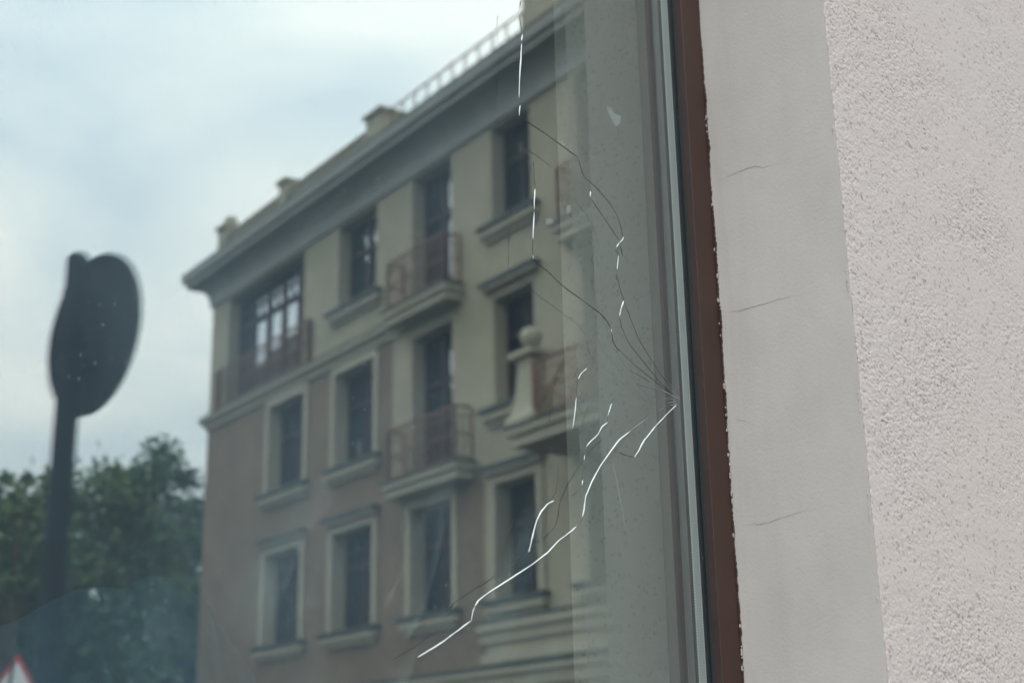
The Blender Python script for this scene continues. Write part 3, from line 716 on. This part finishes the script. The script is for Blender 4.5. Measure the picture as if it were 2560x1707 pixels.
def railing(parent, s0, s1, o, z0, z1, ret=True, ornate=False):
    a = MB(True); o0 = 0.01
    def bar(p, q, w=0.018):
        p, q = Vector(p), Vector(q); a.tube([p, q], w / 2 * 1.2, seg=4)
    runs = [((s0, o), (s1, o))] + ([((s0, o), (s0, o0)), ((s1, o), (s1, o0))] if ret else [])
    for (a0, b0), (a1, b1) in runs:
        for z, w in ((z1, 0.05), (z1 - 0.16, 0.022), (z0 + 0.08, 0.03), ((z0 + z1) / 2, 0.03)):
            bar((a0, b0, z), (a1, b1, z), w)
        L = math.hypot(a1 - a0, b1 - b0); k = max(2, int(L / 0.145))
        for j in range(k + 1):
            t = j / k; p = (a0 + (a1 - a0) * t, b0 + (b1 - b0) * t)
            bar((*p, z0), (*p, z1), 0.05 if j in (0, k) else 0.02)
        if ornate:
            kk = max(1, int(L / 0.75))
            for j in range(kk):
                t0, t1 = j / kk, (j + 1) / kk
                A = (a0 + (a1 - a0) * t0, b0 + (b1 - b0) * t0); Bq = (a0 + (a1 - a0) * t1, b0 + (b1 - b0) * t1)
                bar((*A, z0 + .1), (*Bq, z1 - .16), 0.04); bar((*A, z1 - .16), (*Bq, z0 + .1), 0.04)
    return a.build('railing', M_iron, parent)
def balcony(s0, s1, o, zt, rail_h=1.0, ornate=False, thick=0.28, inset=0.12, ret=True):
    b = empty('balcony', (0, 0, 0), 0, bld)
    a = MB(True)
    a.box(s0, s1, 0.002, o, zt - 0.12, zt); a.box(s0 + 0.06, s1 - 0.06, 0.002, o - 0.06, zt - thick, zt - 0.121)
    a.build('slab', M_trim, b, bevel=0.01)
    a = MB(True); a.box(s0 - 0.03, s1 + 0.03, 0.002, o + 0.03, zt + 0.001, zt + 0.035); a.build('slab_flashing', M_flash, b)
    railing(b, s0 + inset, s1 - 0.12, o - 0.08, zt + 0.03, zt + rail_h, ret=ret, ornate=ornate)
    return b
balcony(8.95, 11.18, 0.44, 10.40); balcony(9.0, 11.5, 0.44, 7.07)
balcony(14.35, 16.1, 0.44, 10.36)
bb = balcony(14.05, 19.5, 1.2, 6.95, 0.92, ornate=True, thick=0.3, inset=0.66, ret=False)
a = MB(True)                                         # the flared corner pier with its ball, on the big balcony
prof = [(0.42, 6.99), (0.42, 7.06), (0.33, 7.12), (0.27, 7.3), (0.235, 7.6), (0.22, 7.95), (0.225, 8.02), (0.33, 8.08), (0.33, 8.16), (0.10, 8.22), (0.10, 8.24)]
prof = [(0.40, 6.99), (0.40, 7.07), (0.33, 7.14), (0.275, 7.28), (0.235, 7.5), (0.21, 7.8), (0.205, 7.98), (0.24, 8.02), (0.34, 8.05), (0.34, 8.14), (0.14, 8.20), (0.10, 8.22)]
rings = [[a.P(14.42 + i * r * 0.9, 0.94 + j * r * 0.7, z) for i, j in ((-1, -1), (1, -1), (1, 1), (-1, 1))] for r, z in prof]
for A_, B_ in zip(rings, rings[1:]):
    for k in range(4): a.f.append([A_[k], A_[(k + 1) % 4], B_[(k + 1) % 4], B_[k]]); a.mi.append(0)
a.f += [rings[0][::-1], rings[-1]]; a.mi += [0, 0]
a.build('pier', M_trim, bb, smooth=False)
a = MB(True); a.lathe(14.42, 0.94, [(0.17 * math.sin(t) + 0.004, 8.38 - 0.17 * math.cos(t)) for t in np.linspace(0.05, math.pi - 0.05, 12)], 20); a.build('pier_ball', M_trim, bb, smooth=True)
lo = empty('balcony', (0, 0, 0), 0, bld); railing(lo, 0.62, 5.30, 0.10, 10.40, 11.38)    # loggia rail in front of the wide window

# parapet, its piers and the roof railing
pp = empty('parapet', (0, 0, 0), 0, bld)
a = MB(True); a.box(0.35, 8.35, -0.30, 0.06, 14.06, 14.78); a.build('parapet_wall', M_trim, pp)
a = MB(True); a.box(0.35, 8.35, -0.34, 0.11, 14.782, 14.85); a.build('coping', M_trim, pp)
for s, w in ((0.40, 0.42), (3.75, 0.36), (7.75, 0.62)):
    a = MB(True); a.box(s, s + w, -0.36, 0.14, 14.07, 15.05); a.box(s - 0.07, s + w + 0.07, -0.42, 0.21, 15.051, 15.12); a.build('parapet_pier', M_trim, pp)
a = MB(True); a.lathe(0.61, -0.1, [(0.17 * math.sin(t) + 0.004, 15.28 - 0.17 * math.cos(t)) for t in np.linspace(0.05, math.pi - 0.05, 10)], 16); a.build('finial_ball', M_trim, pp, smooth=True)
a = MB(True); a.box(13.2, BW, -0.3, 0.06, 14.06, 15.35); a.box(13.1, BW, -0.36, 0.12, 15.351, 15.45); a.build('parapet_wall', M_trim, pp)
a = MB(True)
for z, r_ in ((15.02, 0.022), (14.6, 0.012), (14.2, 0.014)): a.tube([(8.5, 0.0, z), (13.15, 0.0, z)], r_, seg=5)
for k in range(11): s = 8.55 + k * 0.455; a.tube([(s, 0, 14.08), (s, 0, 15.03)], 0.018, seg=5)
for k in range(10):
    s = 8.55 + k * 0.455; a.tube([(s, 0, 14.16), (s + 0.455, 0, 14.5)], 0.01, seg=4); a.tube([(s, 0, 14.5), (s + 0.455, 0, 14.16)], 0.01, seg=4)
a.build('roof_railing', M_iron, pp)

# ================================================================== ROUND TRAFFIC SIGN SEEN FROM BEHIND
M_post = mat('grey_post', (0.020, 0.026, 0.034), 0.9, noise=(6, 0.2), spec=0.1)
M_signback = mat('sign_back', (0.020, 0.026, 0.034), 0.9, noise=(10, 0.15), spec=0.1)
def vpos(tan_az, fwd): return tan_az * fwd, fwd
sx_, sy_ = vpos(SIGN_T, SIGN_D)
sg = seen_root('round_traffic_sign', sx_, sy_, SIGN_YAW)
tag(sg, 'dark back of a round traffic sign on a grey post, mirrored in the window', 'traffic sign')
a = MB(True)
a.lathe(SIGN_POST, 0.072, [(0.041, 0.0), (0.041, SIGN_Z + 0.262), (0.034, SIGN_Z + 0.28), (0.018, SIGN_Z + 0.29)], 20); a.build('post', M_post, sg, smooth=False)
a = MB(True); k = 48
ring = lambda r, y: [(r * math.cos(2 * math.pi * j / k), y, SIGN_Z + r * math.sin(2 * math.pi * j / k)) for j in range(k)]
R0, R1, R2, R3 = ring(0.30, -0.018), ring(0.30, 0.0), ring(0.285, 0.0), ring(0.285, -0.010)
for X, Y in ((R0, R1), (R1, R2), (R2, R3)):
    for j in range(k): a.face([X[j], X[(j + 1) % k], Y[(j + 1) % k], Y[j]])
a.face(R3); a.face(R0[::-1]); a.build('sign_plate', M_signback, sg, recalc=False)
for dz in (-0.13, 0.13):
    a = MB(True); a.box(SIGN_POST - 0.05, SIGN_POST + 0.05, 0.001, 0.018, SIGN_Z + dz - 0.02, SIGN_Z + dz + 0.02)
    a.box(SIGN_POST - 0.037, SIGN_POST + 0.037, 0.0185, 0.104, SIGN_Z + dz - 0.018, SIGN_Z + dz + 0.018); a.build('bracket', M_post, sg)

# ================================================================== TRIANGULAR WARNING SIGN
M_red = mat('sign_red', (0.50, 0.05, 0.055), 0.5); M_white = mat('sign_white', (0.78, 0.79, 0.79), 0.5); M_black = mat('sign_black', (0.02, 0.02, 0.022), 0.5)
tx, ty = vpos(TRI_T, TRI_D)
tg = seen_root('warning_sign', tx, ty, 0.28)
tag(tg, 'red-bordered triangular warning sign with a black diagonal bar, mirrored in the window', 'warning sign')
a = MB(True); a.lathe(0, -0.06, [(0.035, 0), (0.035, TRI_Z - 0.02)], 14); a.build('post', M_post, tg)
def tri(sc, y0, y1, cz):
    pts = []
    for c in range(3):                                # rounded corners
        ang = math.pi / 2 + c * 2 * math.pi / 3
        cx_, cz_ = (sc - 0.08) * math.cos(ang), (sc - 0.08) * math.sin(ang)
        for q in np.linspace(-math.pi / 3, math.pi / 3, 5): pts.append((cx_ + 0.04 * math.cos(ang + q), cz + cz_ + 0.04 * math.sin(ang + q)))
    m = MB(True); A = [m.P(x, y0, z) for x, z in pts]; B = [m.P(x, y1, z) for x, z in pts]; kk = len(pts)
    m.f.append(A[::-1]); m.f.append(B); m.mi += [0, 0]
    for j in range(kk): m.f.append([A[j], A[(j + 1) % kk], B[(j + 1) % kk], B[j]]); m.mi.append(0)
    return m
cz0 = TRI_Z - 0.42
tri(0.46, -0.02, 0.0, cz0).build('red_border', M_red, tg)
tri(0.36, 0.001, 0.004, cz0).build('white_field', M_white, tg)
a = MB(True)
for q in ([(-0.16, -0.19), (-0.12, -0.23), (0.075, 0.05), (0.035, 0.075)],):
    A = [a.P(x, 0.0045, cz0 + z) for x, z in q]; Bq = [a.P(x, 0.007, cz0 + z) for x, z in q]
    a.f += [A[::-1], Bq] + [[A[j], A[(j + 1) % 4], Bq[(j + 1) % 4], Bq[j]] for j in range(4)]; a.mi += [0] * 6
a.build('symbol', M_black, tg)

# ================================================================== TREES BEHIND THE CORNER BUILDING
def leaf_mat(name, c1, c2):
    m = bpy.data.materials.new(name); m.use_nodes = True
    n, l = m.node_tree.nodes, m.node_tree.links; b = n['Principled BSDF']
    b.inputs['Roughness'].default_value = 0.6; b.inputs['Specular IOR Level'].default_value = 0.25
    oi = n.new('ShaderNodeTexCoord'); t = n.new('ShaderNodeTexNoise'); t.inputs['Scale'].default_value = 0.9; t.inputs['Detail'].default_value = 5
    l.new(oi.outputs['Object'], t.inputs['Vector'])
    r = n.new('ShaderNodeValToRGB'); r.color_ramp.elements[0].position = 0.35; r.color_ramp.elements[0].color = (*c1, 1)
    r.color_ramp.elements[1].position = 0.65; r.color_ramp.elements[1].color = (*c2, 1)
    l.new(t.outputs['Fac'], r.inputs['Fac']); l.new(r.outputs['Color'], b.inputs['Base Color']); return m
M_bark = mat('bark', (0.09, 0.07, 0.055), 0.9, noise=(8, 0.3))
M_leaf_a = leaf_mat('leaf_mid', (0.05, 0.095, 0.028), (0.10, 0.155, 0.042))
M_leaf_b = leaf_mat('leaf_dark', (0.032, 0.075, 0.036), (0.062, 0.12, 0.048))
M_leaf_c = leaf_mat('leaf_light', (0.055, 0.095, 0.035), (0.09, 0.14, 0.05))
def leaves(name, pts, size, m, parent):
    """one leaf-shaped pair of triangles per point, random attitude"""
    pts = np.asarray(pts); N = len(pts)
    a = RNG.standard_normal((N, 3)); a /= np.linalg.norm(a, axis=1)[:, None]
    b = np.cross(a, RNG.standard_normal((N, 3))); b /= np.linalg.norm(b, axis=1)[:, None]
    sz = (size * RNG.uniform(0.6, 1.25, N))[:, None]
    V = np.stack([pts - a * sz, pts + b * sz * 0.45 , pts + a * sz, pts - b * sz * 0.45], 1).reshape(-1, 3).astype(np.float32)
    me = bpy.data.meshes.new(name); me.vertices.add(len(V)); me.vertices.foreach_set('co', V.ravel())
    me.loops.add(4 * N); me.loops.foreach_set('vertex_index', np.arange(4 * N, dtype=np.int32))
    me.polygons.add(N); me.polygons.foreach_set('loop_start', np.arange(0, 4 * N, 4, dtype=np.int32)); me.polygons.foreach_set('loop_total', np.full(N, 4, dtype=np.int32))
    me.update(calc_edges=True); me.materials.append(m)
    o = bpy.data.objects.new(name, me); COL.objects.link(o); o.parent = parent; return o
def tree(vx, vy, height, rad, m, label, group, n=9000, size=0.16, clumps=60, base=0.25):
    root = seen_root('tree', vx, vy, 0.0); tag(root, label, 'tree', group)
    tr = MB(); tr.tube([(0, 0, 0), (0.05, 0.03, height * .3), (-0.05, 0.06, height * .6), (0.02, 0, height * .9)], height * (0.018 if height > 5 else 0.005), height * (0.004 if height > 5 else 0.002), 10)
    cl = []
    for k in range(clumps):
        th = random.uniform(0, 2 * math.pi); t = random.uniform(base, 1.0)
        rr = rad * math.sqrt(max(0.03, 1 - ((t - 0.45) / 0.6) ** 2)) * math.sqrt(random.uniform(0.05, 1.0))
        c = Vector((rr * math.cos(th), rr * math.sin(th), t * height - 0.2)); cl.append(c)
        if k % 4 == 0: tr.tube([(0, 0, c.z * 0.72), (c.x * .5, c.y * .5, c.z * .9), tuple(c)], height * (0.006 if height > 5 else 0.002), 0.006, 5)
    tr.build('trunk', M_bark, root)
    P = []
    for c in cl:
        r = rad * random.uniform(0.16, 0.34); k = n // clumps
        q = RNG.standard_normal((k, 3)) * np.array([r, r, r * 0.75]) * 0.55
        P.append(q + np.array(c))
    leaves('crown', np.concatenate(P), size, m, root); return root
T_GROUP = 'trees beyond the corner building'
TREES = [
 (-12.75, 42.0, 11.0, 3.2, M_leaf_a, 'mid green tree mirrored just right of the sign post', T_GROUP, 20000, 0.16, 110, 0.1),
 (-11.1, 43.0, 12.0, 2.1, M_leaf_b, 'dark spiky-topped tree, tallest between sign post and building', T_GROUP, 14000, 0.15, 80, 0.1),
 (-9.9, 46.0, 10.9, 2.6, M_leaf_b, 'dark tree right beside the mirrored building corner', T_GROUP, 15000, 0.15, 90, 0.08),
 (-14.9, 38.0, 9.3, 3.0, M_leaf_a, 'broad low tree mirrored behind the sign post', T_GROUP, 12000, 0.15, 80, 0.1),
 (-12.0, 33.0, 7.6, 3.2, M_leaf_b, 'dark rounded tree in front of the others', T_GROUP, 20000, 0.14, 120, 0.02),
 (-9.2, 40.0, 7.4, 2.6, M_leaf_b, 'low dark tree half hidden by the mirrored building corner', T_GROUP, 12000, 0.14, 80, 0.05),
 (-13.6, 31.0, 6.6, 2.6, M_leaf_a, 'bushy low tree straddling the mirrored sign post', T_GROUP, 12000, 0.13, 80, 0.03),
 (-16.6, 41.0, 11.0, 2.6, M_leaf_a, 'mid green tree at the far left edge of the glass', T_GROUP, 10000, 0.15, 70, 0.1),
 (-3.62, 10.2, 4.35, 0.55, M_leaf_c, 'young leafy sapling mirrored at the left edge of the glass', T_GROUP, 330, 0.06, 26, 0.74),
]
for args in TREES: tree(*args)
